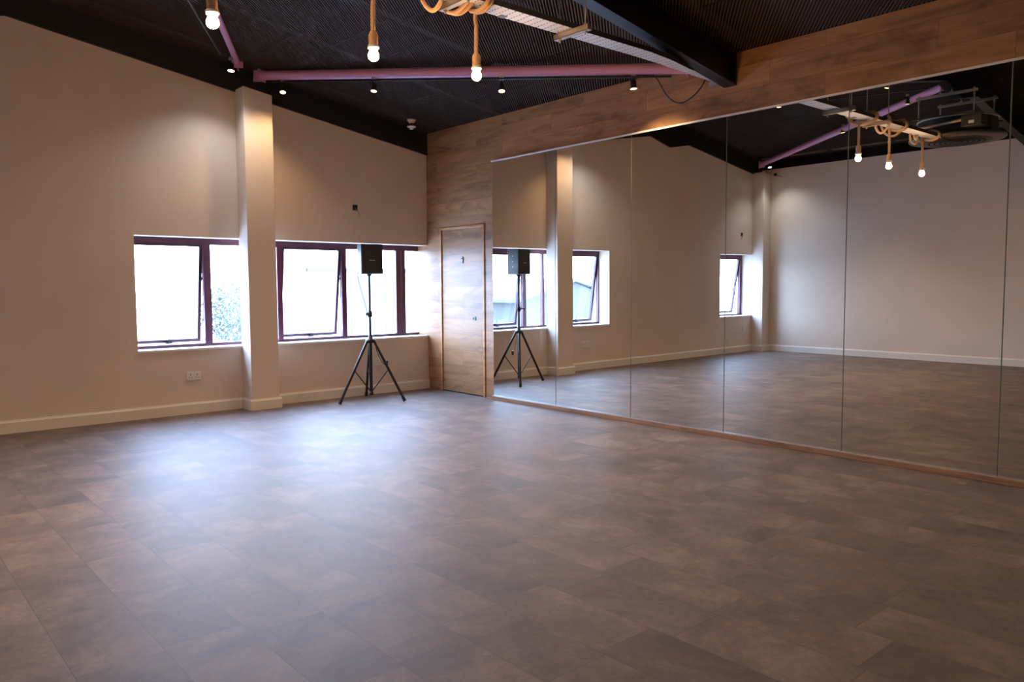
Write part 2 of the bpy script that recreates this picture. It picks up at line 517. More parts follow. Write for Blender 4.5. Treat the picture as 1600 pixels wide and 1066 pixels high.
# dark eaves band above the far wall
structure(MB().box((XF, .2, 3.43), (XF + .02, YB, 3.62)).build('trim_3', M_black))
structure(MB().box((XF - .3, YB - .02, 3.4), (.3, YB + .005, 4.2)).build('trim_4', M_black))

# ------------------------------------------------------------------ skirtings
SK = [(0, 0), (-.019, 0), (-.019, .098), (-.012, .108), (-.010, .117), (0, .117)]
mb = MB()
def sk_x(x0, x1, y=0):                       # along the window wall
    mb.prism([(y + a, b_) for a, b_ in SK], x0, x1, 'x')
def sk_y(x, y0, y1, s=1):                    # along y ; s = direction it faces
    mb.prism([(x - a * s, b_) for a, b_ in SK], y0, y1, 'y')
D = .2337
sk_x(-7.525, -2.443 + .0); sk_x(-2.1325, -.001)
sk_x(-2.443 - .019, -2.1325 + .019, -D)
sk_y(-2.443, -D, 0, -1); sk_y(-2.1325, -D, 0, 1)
sk_x(XF + .0, -7.525 + .019, -D); sk_y(-7.525, -D, 0, 1)
structure(mb.build('baseboard_window', M_trimw))
mb = MB(); sk_y(XF, YB, -D, 1); structure(mb.build('baseboard_far', M_trimw))
mb = MB(); mb.prism([(YB - a, b_) for a, b_ in SK], XF, 0, 'x'); structure(mb.build('baseboard_back', M_trimw))
structure(MB().box((-.048, -1.335, 0), (0, YB, .042)).build('baseboard_mirror', M_wood_trim, bevel=.004))
structure(MB().box((-.010, -1.176, 0), (.0, -1.33, .004)).build('trim_5', M_wood_trim))

# ------------------------------------------------------------------ mirrors
def xm(y, z, off=0): return -.0217 + off - .0033 * (z - 1.4) + .0007 * (y + 4)
seams = [-1.330, -2.364, -3.392, -4.428, -5.471, -6.523, -7.56, -8.60]
mlab = ['nearest the oak door, holding the reflected speaker stand', 'second along from the oak door, next to the reflected stand', 'third along from the oak door, reflecting bare cream wall',
        'fourth along from the oak door, under the end of the black rafter', 'fifth along from the oak door, reflecting the first rope pendants', 'reflecting the round black ceiling unit', 'at the right edge of the photo']
for k, (a, b_) in enumerate(zip(seams, seams[1:])):
    g = .0016
    ya, yb = a - g, b_ + g
    z0, z1 = .043, 2.716
    e = .0022
    P = []
    for (yy, zz) in ((ya, z0), (yb, z0), (yb, z1), (ya, z1)): P.append((xm(yy, zz, .016), yy, zz))
    for (yy, zz) in ((ya, z0), (yb, z0), (yb, z1), (ya, z1)): P.append((xm(yy, zz, .0025), yy, zz))
    for (yy, zz) in ((ya - e, z0 + e), (yb + e, z0 + e), (yb + e, z1 - e), (ya - e, z1 - e)): P.append((xm(yy, zz), yy, zz))
    loc = (0, (a + b_) / 2, z0)
    root = empty('wall_mirror_panel', loc, 'tall frameless wall mirror panel ' + mlab[k], 'mirror', 'frameless mirror panels along the oak wall')
    P = [tuple(Vector(q) - Vector(loc)) for q in P]
    MB().poly(P[8:], [(0, 1, 2, 3)]).build('mirror_glass', M_mirror, root)
    F = [(0, 1, 5, 4), (1, 2, 6, 5), (2, 3, 7, 6), (3, 0, 4, 7), (4, 5, 9, 8), (5, 6, 10, 9), (6, 7, 11, 10), (7, 4, 8, 11), (3, 2, 1, 0)]
    MB().poly(P, F).build('glass_edge', M_medge, root)
t_ = MB().box((-.0045, -1.328, .043), (-.001, YB, 2.72)).build('mirror_backing_board', M_mback)
tag(t_, 'thin dark backing board seen only in the joints between the mirrors', 'board')
ch = MB().box((-.036, -1.327, 2.7165), (0, YB, 2.731)).build('mirror_top_channel', M_alu)
tag(ch, 'slim pale metal channel running along the top edge of the mirrors', 'trim')

bc = MB().box((-.036, -1.327, .0422), (-.0235, YB, .0460)).build('mirror_bottom_channel', M_galv)
tag(bc, 'slim pale metal channel on the oak skirting along the foot of the mirrors', 'trim')

# ------------------------------------------------------------------ windows
FY0, FY1 = .215, .265
def bars(lst, y0=FY0, y1=FY1):
    mb = MB()
    for x0, x1, z0, z1 in lst: mb.box((x0, y0, z0), (x1, y1, z1))
    return mb
def sash(parent, x0, x1, z0, z1, D_, handle=True):
    # top-hung, bottom swung outwards by D_
    a = math.asin(D_ / (z1 - z0))
    piv = Vector((0, .235, z1))
    wdt, dp = .034, .020
    def T(p):
        p = Vector(p) - piv
        return Vector((p.x, p.y * cos(a) - p.z * sin(a), p.y * sin(a) + p.z * cos(a))) + piv
    mb = MB()
    for (xa, xb, za, zb) in ((x0, x0 + wdt, z0, z1), (x1 - wdt, x1, z0, z1), (x0 + wdt, x1 - wdt, z0, z0 + wdt), (x0 + wdt, x1 - wdt, z1 - wdt, z1)):
        t = MB().box((xa, .235 - dp, za), (xb, .235 + dp, zb))
        mb.poly([T(p) for p in t.v], t.f)
    s_ = mb.build('sash', M_sash, parent)
    t = MB().box((x0 + wdt - .004, .233, z0 + wdt - .004), (x1 - wdt + .004, .238, z1 - wdt + .004))
    MB().poly([T(p) for p in t.v], t.f).build('pane', M_glass, s_)
    if handle:
        xm_ = (x0 + x1) / 2 + .02
        mb = MB(); q = T((xm_, .213, z0 + .03))
        mb.box((q.x - .035, q.y - .03, z0 + .000), (q.x + .035, q.y + .01, z0 + .012))
        mb.cyl((q.x, q.y - .02, z0 + .005), (q.x + .004, q.y - .026, z0 + .105), .0045, 10)
        mb.build('handle', M_gasket, s_)
    # friction stay at the side
    mb = MB(); q0 = Vector((x1 + .01, .25, z1 - .32)); q1 = T((x1 - .008, .235, z1 - .45))
    mb.cyl(q0, q1, .005, 8); mb.build('stay', M_gasket, s_)
    return s_
def pane(parent, x0, x1, z0, z1):
    MB().box((x0, .238, z0), (x1, .243, z1)).build('pane', M_glass, parent)
FT, FB = 1.765, .735
# window_1: left opening, lights A and B
w1 = bars([(-3.52, -3.470, ZS, ZL), (-3.470, -2.29, FT, ZL), (-3.470, -2.29, ZS, FB - .022), (-2.75, -2.672, FB - .022, FT), (-2.29, -2.25, ZS, ZL)]).build('window_1', M_frame)
structure(w1)
sash(w1, -3.468, -2.752, FB - .018, FT + .012, .15)
pane(w1, -2.672, -2.29, FB - .022, FT)
# window_2
w2 = bars([(-2.25, 0, FT, ZL), (-2.25, 0, ZS, FB - .022), (-1.925, -1.862, FB - .022, FT), (-1.105, -1.040, FB - .022, FT), (-.335, -.262, FB - .022, FT), (-.255, -.195, FB - .022, FT)]).build('window_2', M_frame)
structure(w2)
sash(w2, -1.860, -1.107, FB - .018, FT + .012, .15)
pane(w2, -2.25, -1.925, FB - .022, FT); pane(w2, -1.04, -.335, FB - .022, FT); pane(w2, -.195, 0, FB - .022, FT)
w3 = bars([(-7.525, -7.46, ZS, ZL), (-7.46, -6.49, FT, ZL), (-7.46, -6.49, ZS, FB - .022), (-6.535, -6.49, FB - .022, FT)]).build('window_3', M_frame)
structure(w3)
sash(w3, -7.458, -6.537, FB - .018, FT + .012, .15, False)
for wn, x0, x1 in ((w1, -3.49, -2.443), (w2, -2.1325, -.001), (w3, -7.525, -6.49)):
    MB().box((x0, -.012, ZS - .022), (x1, .30, ZS)).build('window_sill', M_sill, wn)
MB().box((-2.443, 0, ZS - .022), (-2.1325, .30, ZS)).build('window_sill', M_sill, w1)

# ------------------------------------------------------------------ steel rafters and lilac braces
def rafter(name, yc, hw, label, loc_y, fl=.014):
    root = empty(name, (0, yc, 3.0), label, 'beam', 'black steel roof rafters')
    xs = [(.0, 0), (-4.48, 0), (-4.99, 0), (-5.516, 0), (XF, 0)]
    lo = [(x, zr(x)) for x, _ in xs]
    mb = MB()
    # web
    top = [(x, zc(x) + .06) for x in (0, RIDGE, XF)]
    mb.prism([(x, z - 3.0) for x, z in lo] + [(x, z - 3.0) for x, z in reversed(top)], -.006, .006)
    mb.build('web', M_steelblk, root)
    mb = MB()
    for (xa, za), (xb, zb) in zip(lo, lo[1:]):
        mb.prism([(xa, za - 3.0), (xb, zb - 3.0), (xb, zb + fl - 3.0), (xa, za + fl - 3.0)], -hw, hw)
    mb.build('bottom_flange', M_steelblk, root)
    mb = MB()
    for xa, xb in ((0, RIDGE), (RIDGE, XF)):
        mb.prism([(xa, zc(xa) + .046 - 3), (xb, zc(xb) + .046 - 3), (xb, zc(xb) + .06 - 3), (xa, zc(xa) + .06 - 3)], -hw, hw)
    mb.build('top_flange', M_steelblk, root)
    mb = MB().box((-.016, -hw, zr(0) - 3 + .002), (-.001, hw, zc(0) + .05 - 3)); mb.build('end_plate', M_steelblk, root)
    return root
r1 = rafter('steel_rafter', .055, .075, 'black steel roof rafter along the top of the window wall', 0)
# thin cover face so the wall rafter reads flush with the wall
mb = MB()
lo = [(0, zr(0)), (-4.48, zr(-4.48)), (-4.99, zr(-4.99)), (-5.516, zr(-5.516)), (XF, zr(XF))]
mb.prism([(x, z - 3.0) for x, z in lo] + [(x, zc(x) + .05 - 3.0) for x in (XF, RIDGE, 0)], -.085, -.073)
mb.build('casing_board', M_steelblk, r1)
rafter('steel_rafter', -4.437, .058, 'black steel roof rafter crossing the room and ending on the oak wall', 0)

def brace(A, B, label, rad=.047):
    A, B = Vector(A), Vector(B)
    root = empty('roof_brace', A, label, 'brace', 'lilac tubular roof braces')
    d = (B - A).normalized()
    off = .10
    MB().cyl(d * off, (B - A) - d * off, rad, 28).build('tube', M_purple, root)
    for P_, s in ((Vector((0, 0, 0)), 1), (B - A, -1)):
        side = d.cross(Vector((0, 0, 1))).normalized(); upv = side.cross(d)
        mb = MB(); mb.obox(P_ + d * s * .055, d * .055, side * .006, upv * .062)
        mb.obox(P_ + d * s * .105, d * .006, side * .06, upv * .06)
        mb.build('gusset', M_purple, root)
    return root
ND, NF = (-2.27, -.10, 3.545), (-7.56, -.10, 3.50)
EA = (-.09, -4.20, 3.150); AP = (-5.07, -4.32, 3.80)
brace(ND, EA, 'lilac steel brace tube running level above the row of warm spotlights to the oak wall')
brace((-2.44, -.12, 3.62), (-4.8, -4.32, 3.89), 'slim lilac steel brace tube rising behind the leftmost glowing bulb', .030)
brace(NF, AP, 'lilac steel brace tube seen only in the mirrors')

# ------------------------------------------------------------------ spot lamps on tracks
def track(A, B, label):
    A, B = Vector(A), Vector(B); d = (B - A).normalized(); side = d.cross(Vector((0, 0, 1))).normalized(); upv = side.cross(d)
    o = MB().obox((B - A) / 2, d * (B - A).length / 2, side * .009, upv * .008).build('lighting_conduit', M_stand, None, A)
    tag(o, label, 'conduit', 'spotlight conduits under the braces')
def spotlamp(P, aim, label, cool=False, energy=None, cone=95, rad=.04):
    P = Vector(P); a = (Vector(aim) - P).normalized()
    root = empty('spotlight', P, label, 'spotlight', None)
    MB().cyl((0, 0, .125), (0, 0, .100), .022, 16).build('mount', M_galv, root)
    mb = MB().cyl((0, 0, .102), (0, 0, .055), .006, 10); mb.cyl((0, -.02, .055), (0, .02, .055), .008, 10); mb.build('bracket', M_plastic, root)
    back = -a * .05
    mb = MB(); mb.lathe([(0, -.075), (.020, -.075), (.026, -.06), (.026, -.012), (.034, .0), (.034, .006), (.030, .006)], (0, 0, 0), a, 24); mb.build('housing', M_plastic, root)
    mb = MB(); mb.lathe([(0, .004), (.0305, .004), (.0305, .0005)], (0, 0, 0), a, 24); mb.build('lens', M_lensc if cool else M_lensw, root)
    ld = bpy.data.lights.new('spot_beam', 'SPOT'); ld.energy = energy or (COOL_W if cool else SPOT_W); ld.color = COOL if cool else WARM2
    ld.spot_size = RAD(cone); ld.spot_blend = 1.0; ld.shadow_soft_size = rad
    lo_ = bpy.data.objects.new('spot_beam', ld); COL.objects.link(lo_); lo_.parent = root
    lo_.location = a * .035; lo_.rotation_euler = a.to_track_quat('-Z', 'Y').to_euler()
    return root
track((-2.2, -.32, 3.452), (-.20, -3.98, 3.105), 'thin dark conduit carrying warm spotlights below the level lilac brace')
track((-2.75, -.45, 3.60), (-4.95, -4.1, 3.76), 'thin dark conduit leading up from the cool white spotlight')
track((-7.42, -.33, 3.50), (-5.2, -4.1, 3.75), 'thin dark conduit under the brace seen in the mirrors')
spotlamp((-2.113, -.458, 3.335), (-2.62, -1.3, 1.0), 'warm spotlight just right of the pier top below the lilac brace', energy=24, cone=150)
spotlamp((-1.593, -1.398, 3.252), (-2.2, -1.9, 0), 'warm spotlight below the brace, left of the rightmost hanging bulb')
spotlamp((-.936, -2.588, 3.131), (-1.6, -3.4, 0), 'warm spotlight below the brace, right of the rightmost hanging bulb')
spotlamp((-.335, -3.674, 3.042), (-.42, -4.0, 0), 'warm spotlight beside the oak wall lighting the cladding', energy=38, cone=130)
spotlamp((-2.65, -.45, 3.462), (-3.1, -1.0, 0), 'cool white spotlight above the pier at the window wall', True, cone=130)
spotlamp((-7.36, -.45, 3.41), (-7.1, -1.2, 0), 'cool white spotlight in the far corner, seen in the mirrors', True, cone=115)
spotlamp((-6.19, -2.387, 3.61), (-6.3, -2.6, 0), 'warm spotlight halfway along the mirrored lilac brace')
spotlamp((-5.392, -3.669, 3.708), (-5.6, -3.2, 0), 'warm spotlight near the round ceiling unit, seen in the mirrors')
spotlamp((-3.87, -2.653, 3.632), (-3.9, -2.7, 0), 'warm spotlight halfway along the brace above the pendants')
spotlamp((-4.506, -3.779, 3.763), (-4.2, -3.2, 0), 'warm spotlight at the upper end of the brace near the mirror top')
# added lamps, unseen: assumed spotlights that light the rear bay
for q, lab in (((-2.1, -5.4, 3.40), 'added unseen warm spotlight of the rear bay, just behind the rafter'), ((-1.0, -7.2, 3.20), 'added unseen warm spotlight of the rear bay, nearest the oak wall'),
               ((-6.2, -5.6, 3.55), 'added unseen warm spotlight of the rear bay, nearest the far wall'), ((-5.0, -7.6, 3.60), 'added unseen warm spotlight of the rear bay, nearest the back wall')):
    spotlamp(q, (q[0], q[1] + .3, 0), lab, False, 20, 150)

# ------------------------------------------------------------------ cable tray on strut brackets
def tray():
    root = empty('cable_tray', (-3, -4.4, 3.03), 'perforated galvanised cable tray hanging across the room towards the oak wall', 'cable tray')
    c = [(-4.42, -4.405), (-1.10, -4.405), (-.80, -4.385), (-.50, -4.345), (-.25, -4.33), (-.012, -4.325)]
    hw = .074
    mb = MB(); mw = MB()
    z0, z1 = 3.03, 3.078
    for (xa, ya), (xb, yb) in zip(c, c[1:]):
        ha, hb = [hw if q_ < -1 else (hw * .85 if q_ < -.6 else hw * .62) for q_ in (xa, xb)]
        P = [(xa, ya - ha, z0), (xb, yb - hb, z0), (xb, yb + hb, z0), (xa, ya + ha, z0)]
        P = [(x + 3, y + 4.4, z - 3.03) for x, y, z in P]
        mb.poly(P, [(0, 1, 2, 3)]); 
        P2 = [(x, y, z + .0014) for x, y, z in P]; mb.poly(P2, [(3, 2, 1, 0)])
        for s_ in (-1, 1):
            A = Vector((xa + 3, ya + s_ * ha + 4.4, 0)); B = Vector((xb + 3, yb + s_ * hb + 4.4, 0))
            for off, h in ((0, .036),):
                mw.poly([A, B, B + Vector((0, 0, h)), A + Vector((0, 0, h)), A + Vector((0, -.0015 * s_, 0)), B + Vector((0, -.0015 * s_, 0)), B + Vector((0, -.010 * s_, h)), A + Vector((0, -.010 * s_, h))],
                        [(0, 1, 2, 3), (4, 7, 6, 5), (3, 2, 6, 7), (0, 4, 5, 1)])
    mb.build('tray_base', M_tray, root); mw.build('side_rail', mat('tray_side_dark', (.05, .048, .045), .5, metal=.4), root)
    # a few cables lying in the tray
    mb = MB()
    for k, y in enumerate((-.03, .0, .03)):
        mb.tube([(-1.9, y, .010), (-1, y + .01, .012), (1.9, y, .010), (2.25, y * .6 + .04, .012), (2.6, y * .5 + .09, .012), (2.95, y * .5 + .12, .012)], .008, 8)
    mb.build('cable', M_plastic, root)
    jb = MB().box((.55, .028, -.004), (.60, .072, .05)).build('joint_clip', M_lockp, root)
    return root
tray()
mb = MB().box((-.04, -4.25, 2.995), (0, -4.34, 3.03)); 
tb = mb.build('tray_end_bracket', M_galv); tag(tb, 'small steel bracket holding the tray end against the oak wall', 'bracket')
def trapeze(x, y0, y1, z, label, ztop, rods=None):
    root = empty('strut_bracket', (x, (y0 + y1) / 2, z), label, 'bracket', 'strut brackets')
    h = (y1 - y0) / 2
    mb = MB(); mb.box((-.0205, -h, -.038), (.0205, h, -.035)); mb.box((-.0205, -h, -.038), (-.0180, h, 0)); mb.box((.018, -h, -.038), (.0205, h, 0)); mb.box((-.0205, -h, -.003), (-.009, h, 0)); mb.box((.009, -h, -.003), (.0205, h, 0))
    mb.build('channel', M_brassy, root)
    for yy in (rods or (-h + .04, h - .04)):
        MB().cyl((0, yy, -.06), (0, yy, ztop - z), .005, 10).build('threaded_rod', M_galv, root)
        MB().cyl((0, yy, -.05), (0, yy, -.036), .011, 6, smooth=False).build('nut', M_bolt, root); MB().cyl((0, yy, 0), (0, yy, .012), .011, 6, smooth=False).build('nut', M_bolt, root)
    return root
trapeze(-1.90, -4.62, -4.30, 3.028, 'steel strut bracket under the cable tray near the right end of the lilac brace', zc(-1.9) + .06)
trapeze(-2.84, -4.57, -4.26, 3.028, 'steel strut bracket between the two right rope pendants', zc(-2.84) + .06)

# ------------------------------------------------------------------ rope pendants
def loose(x, dx, yc, h, zlo, turns):      # sagging turns round the tray
    q = []
    for k in range(turns * 8 + 1):
        a = k / 8 * 2 * pi
        zz = 3.105 + (.012 if sin(a) > 0 else (3.105 - zlo)) * sin(a)
        q.append((x + dx * k / 8, yc + h * cos(a), zz))
    return q
def pendant(x, zb, slack, label, seed):
    y = -4.322
    root = empty('pendant_lamp', (x, y, zb), label, 'pendant lamp', 'rope pendant lamps')
    # bulb
    prof = [(0, -.040)] + [(.0305 * cos(t), -.0095 + .0305 * sin(t)) for t in [RAD(a) for a in range(-80, 31, 10)]] + [(.021, .018), (.016, .026), (.014, .038)]
    MB().lathe(prof, (0, 0, 0), (0, 0, 1), 28).build('bulb', M_bulb, root)
    MB().lathe([(.015, .028), (.030, .030), (.033, .036), (.033, .044), (.029, .048), (.012, .048)], (0, 0, 0), (0, 0, 1), 28).build('holder_ring', M_white, root)
    MB().lathe([(.012, .047), (.0265, .048), (.0265, .105), (.022, .120), (.013, .130)], (0, 0, 0), (0, 0, 1), 24).build('holder', M_rope, root)
    # rope: straight drop, then coils round the tray
    rr = random.Random(seed)
    zt = 3.10 - zb
    path = [(0, 0, .12), (.002, 0, .3), (-.002, .002, zt - .14), (0, .002, zt - .05)]
    yc_ = -4.405 - y                      # tray centre
    hw, hz = .094, .055
    zc_ = 3.052 - zb
    turns = 2
    for k in range(1, turns * 8 + 1):
        a = k / 8 * 2 * pi
        # start on the +y side going over the top
        py = yc_ + hw * cos(a) * 1.0
        pz = zc_ + hz * sin(a)
        path.append((-.028 * k / 8, py, pz))
    mb = MB(); mb.tube(path, .0125, 15, twist=150, amp=.28, sub=5)
    # slack rope: loose turns sagging below the tray
    lp = [Vector(path[-1])] + [Vector(q) - Vector((x, y, zb)) for q in slack]
    mb.tube(lp, .0125, 15, twist=150, amp=.28, sub=6)
    mb.build('rope', M_rope, root)
pendant(-2.617, 2.640, loose(-2.69, -.035, -4.30, .145, 3.0, 2), 'rope pendant lamp with glowing bulb, hanging nearest the oak wall', 1)
pendant(-3.361, 2.624, loose(-3.42, .03, -4.34, .12, 2.95, 1) + [(-3.36, -4.38, 3.10), (-3.2, -4.38, 3.095), (-3.06, -4.34, 3.09), (-3.03, -4.315, 3.03), (-3.01, -4.34, 2.965), (-2.995, -4.385, 2.93), (-2.985, -4.43, 2.945), (-2.98, -4.475, 3.0), (-2.975, -4.49, 3.07), (-2.98, -4.46, 3.10)], 'rope pendant lamp with glowing bulb, the middle one of three', 2)
pendant(-4.267, 2.616, [(-4.30, -4.32, 3.0), (-4.16, -4.33, 2.98), (-4.02, -4.33, 3.0), (-3.93, -4.34, 3.08), (-3.86, -4.34, 3.02), (-3.87, -4.35, 2.94), (-3.95, -4.36, 2.925), (-4.01, -4.36, 2.97), (-3.99, -4.37, 3.06), (-3.95, -4.40, 3.10)], 'rope pendant lamp with glowing bulb, above the left window pier', 3)
# rope loop crossing the frame top left of the right pendant
# ------------------------------------------------------------------ round ceiling unit
def cassette(cx, cy, z):
    root = empty('ceiling_air_conditioner', (cx, cy, z), 'round black air conditioning unit hanging from struts, seen only in the mirrors', 'air conditioner')
    MB().lathe([(0, .0), (.36, .0), (.40, -.012), (.53, .0), (.54, .012), (.54, .028), (.50, .045), (0, .045)], n=64).build('fascia', M_cassf, root)
    MB().lathe([(.395, -.0125), (.37, -.004), (.36, -.018), (0, -.024)], n=64).build('outlet_ring', M_cass, root)
    mb = MB()
    for r in (.06, .12, .18, .24, .30): mb.lathe([(r, -.027), (r + .012, -.030), (r + .02, -.024)], n=48)
    mb.build('grille', M_black, root)
    MB().lathe([(.0, .045), (.44, .045), (.44, .23), (.425, .25), (0, .25)], n=12, smooth=False).build('body', M_cass, root)
    MB().lathe([(.443, .228), (.452, .232), (.452, .248), (.443, .252)], n=48).build('rim', M_brassy, root)
    MB().box((.30, -.44, .07), (.50, -.22, .2)).build('control_box', M_cass, root, bevel=.006)
    MB().box((.501, -.36, .10), (.503, -.30, .135)).build('sticker', M_label, root)
    MB().tube([(.47, .42, .12), (.475, .1, .135), (.47, -.22, .16), (.45, -.30, .18), (.40, -.34, .17)], .018, 12, sub=4).build('pipe', M_brassy, root)
    for px in (.47, -.47):
        MB().box((px - .02, -.36, .235), (px + .02, .36, .25)).build('hanging_ear', M_cass, root)
cassette(-5.02, -4.43, 3.07)
for k, x in enumerate((-4.68, -5.36)):
    zt = 3.60
    root = empty('strut_hanger', (x, -4.41, zt), ('front' if k == 0 else 'rear') + ' steel strut clamped under the rafter, carrying the round ceiling unit', 'bracket', 'hangers of the ceiling unit')
    MB().box((-.0150, -.36, -.030), (.0150, .34, 0)).build('channel', M_brassy, root)
    for yy in (-.32, .31):
        MB().cyl((0, yy, .02), (0, yy, 3.07 + .25 - zt), .008, 10).build('threaded_rod', M_galv, root)
        MB().cyl((0, yy, .0), (0, yy, .016), .015, 6, smooth=False).build('nut', M_bolt, root); MB().cyl((0, yy, -.056), (0, yy, -.041), .015, 6, smooth=False).build('nut', M_bolt, root)
    for yy in (-.085, .045):
        mb = MB().box((-.015, yy, 0), (.015, yy + .035, .012)); mb.cyl((0, yy + .017, -.0), (0, yy + .017, .045), .006, 8); mb.build('beam_clamp', M_bolt, root)

# ------------------------------------------------------------------ smoke detector, wires, sockets
sd = empty('smoke_detector', (-.44, -.34, zc(-.44)), 'white smoke detector with sounder base on the dark ceiling by the corner', 'smoke detector')
MB().lathe([(0, .0), (.052, .0), (.052, -.016), (.040, -.028), (.030, -.042), (0, -.044)], n=32).build('base', M_white, sd)
MB().cyl((-.01, -.01, -.04), (-.016, -.02, -.085), .008, 10).build('stem', M_plastic, sd)
MB().lathe([(0, -.082), (.050, -.084), (.055, -.094), (.045, -.102), (.022, -.106), (.020, -.122), (0, -.126)], (-.016, -.02, 0), n=32).build('sounder', M_white, sd)

o = MB().tube([(-.20, -3.77, 3.165), (-.16, -3.80, 3.12), (-.12, -3.86, 2.99), (-.10, -3.93, 2.915), (-.09, -4.02, 2.892), (-.08, -4.12, 2.93), (-.07, -4.19, 2.99), (-.06, -4.235, 3.06)], .006, 10, sub=5, ).build('hanging_cable', M_plastic)
tag(o, 'black cable drooping in a loop in front of the oak wall by the tray end', 'cable')

def back_box(x, z, s, label):
    root = empty('wall_back_box', (x, 0, z), label, 'electrical box', 'open electrical boxes')
    h = .036
    mb = MB()
    for a, b_, c, d_ in ((-h, h, h - .004, h), (-h, h, -h, -h + .004), (-h, -h + .004, -h, h), (h - .004, h, -h, h)): mb.box((a, -.003, c), (b_, .004, d_))
    mb.build('rim', M_galv, root)
    MB().box((-h + .004, -.0015, -h + .004), (h - .004, .002, h - .004)).build('opening', M_hole, root)
    MB().tube([(.0, -.004, -.01), (.012, -.02, -.03), (.03, -.025, -.055), (.045, -.02, -.085), (.05, -.012, -.10)], .0035, 8, sub=4).build('wire', mat('grey_wire', (.3, .25, .2), .6), root)
    return root
back_box(-1.03, 2.245, 1, 'open black electrical box with a loose wire above the right window')
back_box(-7.172, 2.20, 1, 'open black electrical box above the far window, seen in the mirrors')
o = MB().box((XF, -.30, 3.30), (XF + .03, -.345, 3.345)); o.tube([(XF + .015, -.33, 3.31), (XF + .02, -.40, 3.285), (XF + .012, -.47, 3.265)], .004, 8, sub=3)
o = o.build('wall_bracket', M_plastic); tag(o, 'small black bracket with a wire end high on the far wall', 'bracket')

def socket(x, z, wdt, n, label, group='white power sockets'):
    root = empty('power_socket', (x, 0, z), label, 'socket', group)
    h = .043
    MB().box((-wdt / 2, -.010, -h), (wdt / 2, 0, h)).build('faceplate', M_white, root, bevel=.003)
    for k in range(n):
        cx = (k - (n - 1) / 2) * .068
        mb = MB()
        mb.box((cx - .004, -.0112, .008), (cx + .004, -.0098, .020))
        mb.box((cx - .020, -.0112, -.016), (cx - .008, -.0098, -.011)); mb.box((cx + .008, -.0112, -.016), (cx + .020, -.0098, -.011))
        mb.build('pin_holes', M_hole, root)
    for k in range(n):
        cx = (k - (n - 1) / 2) * .068 + (.018 if n == 1 else (.0 if k else 0))
        MB().box((cx - .006, -.0135, .022), (cx + .006, -.0095, .037)).build('switch', M_white, root)
    return root
socket(-2.962, .392, .146, 2, 'white double power socket below the left window')
socket(-.765, .392, .086, 1, 'white single power socket behind the speaker stand')
socket(-7.27, .42, .086, 1, 'white single power socket below the far window, seen in the mirrors')

# ------------------------------------------------------------------ speaker on its stand
SXP, SYP = -1.148, -.498
st = empty('speaker_stand', (SXP, SYP, 0), 'black tripod speaker stand in front of the right window', 'stand')
feet = [(-.415, -.018), (.252, -.305), (.16, .388)]
hub = .70
MB().cyl((0, 0, .085), (0, 0, .70), .0185, 20).build('lower_tube', M_stand, st)
MB().cyl((0, 0, .70), (0, 0, 1.47), .0145, 20).build('pole', M_stand, st)
MB().lathe([(0, .668), (.03, .668), (.058, .69), (.058, .705), (.026, .715), (.024, .76), (.0, .76)], n=24).build('hub', M_plastic, st)
MB().lathe([(0, .07), (.024, .07), (.024, .11), (.0, .11)], n=20).build('end_cap', M_plastic, st)
cl = MB().lathe([(0, .965), (.024, .965), (.026, 1.0), (.022, 1.035), (0, 1.035)], n=20).build('height_collar', M_plastic, st)
mb = MB().cyl((-.01, -.012, 1.0), (-.05, -.035, 1.0), .008, 12); mb.cyl((-.048, -.034, 1.0), (-.062, -.042, 1.0), .018, 12); mb.build('knob', M_plastic, cl)
for fx, fy in feet:
    L_ = math.hypot(fx, fy); d = Vector((fx / L_, fy / L_, 0))
    top = d * .045 + Vector((0, 0, .688)); bot = Vector((fx, fy, .012))
    lg = MB().cyl(top, bot, .0150, 14).build('leg', M_stand, st)
    dd = (top - bot).normalized()
    MB().cyl(bot + dd * .045, bot - dd * .004, .019, 14).build('rubber_foot', M_plastic, lg)
    mid = top.lerp(bot, .47)
    MB().cyl(mid, d * .015 + Vector((0, 0, .12)), .0065, 10).build('brace', M_stand, st)

sp = empty('loudspeaker', (SXP, SYP, 1.452), 'black box loudspeaker mounted on top of the tripod stand', 'loudspeaker')
sp.rotation_euler = (0, 0, RAD(-11))
wf, wb, dep, hh = .128, .105, .20, .335
out = [(-wf, -dep / 2 - .0), (wf, -dep / 2), (wb, dep / 2), (-wb, dep / 2)]
MB().prism(out, 0, hh, 'z').build('cabinet', M_plastic, sp, bevel=.006)
mb = MB().box((-wf + .006, -dep / 2 - .009, .008), (wf - .006, -dep / 2 + .002, hh - .008))
def grille_mat():
    m = mat('speaker_grille', (.018, .020, .024), .5); t, N, L, b = nodes(m)
    v = N.new('ShaderNodeTexVoronoi'); v.inputs['Scale'].default_value = 260; L.new(coords(t), v.inputs['Vector'])
    L.new(bump(t, v.outputs['Distance'], .7, .002), b.inputs['Normal']); return m
MB().poly(mb.v, mb.f).build('grille', grille_mat(), sp, bevel=.008)
mb = MB()
x = -.032
for wl in (.010, .007, .009, .006, .010, .007):        # illegible small badge lettering
    mb.box((x, -dep / 2 - .0105, .148), (x + wl, -dep / 2 - .0085, .156)); x += wl + .003
mb.build('badge', M_label, sp)
for sx_ in (-1, 1):
    a = Vector((sx_ * wf, -dep / 2, 0)); b_ = Vector((sx_ * wb, dep / 2, 0)); nrm = Vector(((b_ - a).y, -(b_ - a).x, 0)).normalized() * sx_
    for zz in (.10, .17, .24):
        p = a.lerp(b_, .5) + Vector((0, 0, zz)); MB().cyl(p - nrm * .001, p + nrm * .005, .009, 12).build('rigging_bolt', M_bolt, sp)
MB().lathe([(0, -.02), (.025, -.02), (.03, .0), (0, .0)], n=20).build('pole_socket', M_plastic, sp)
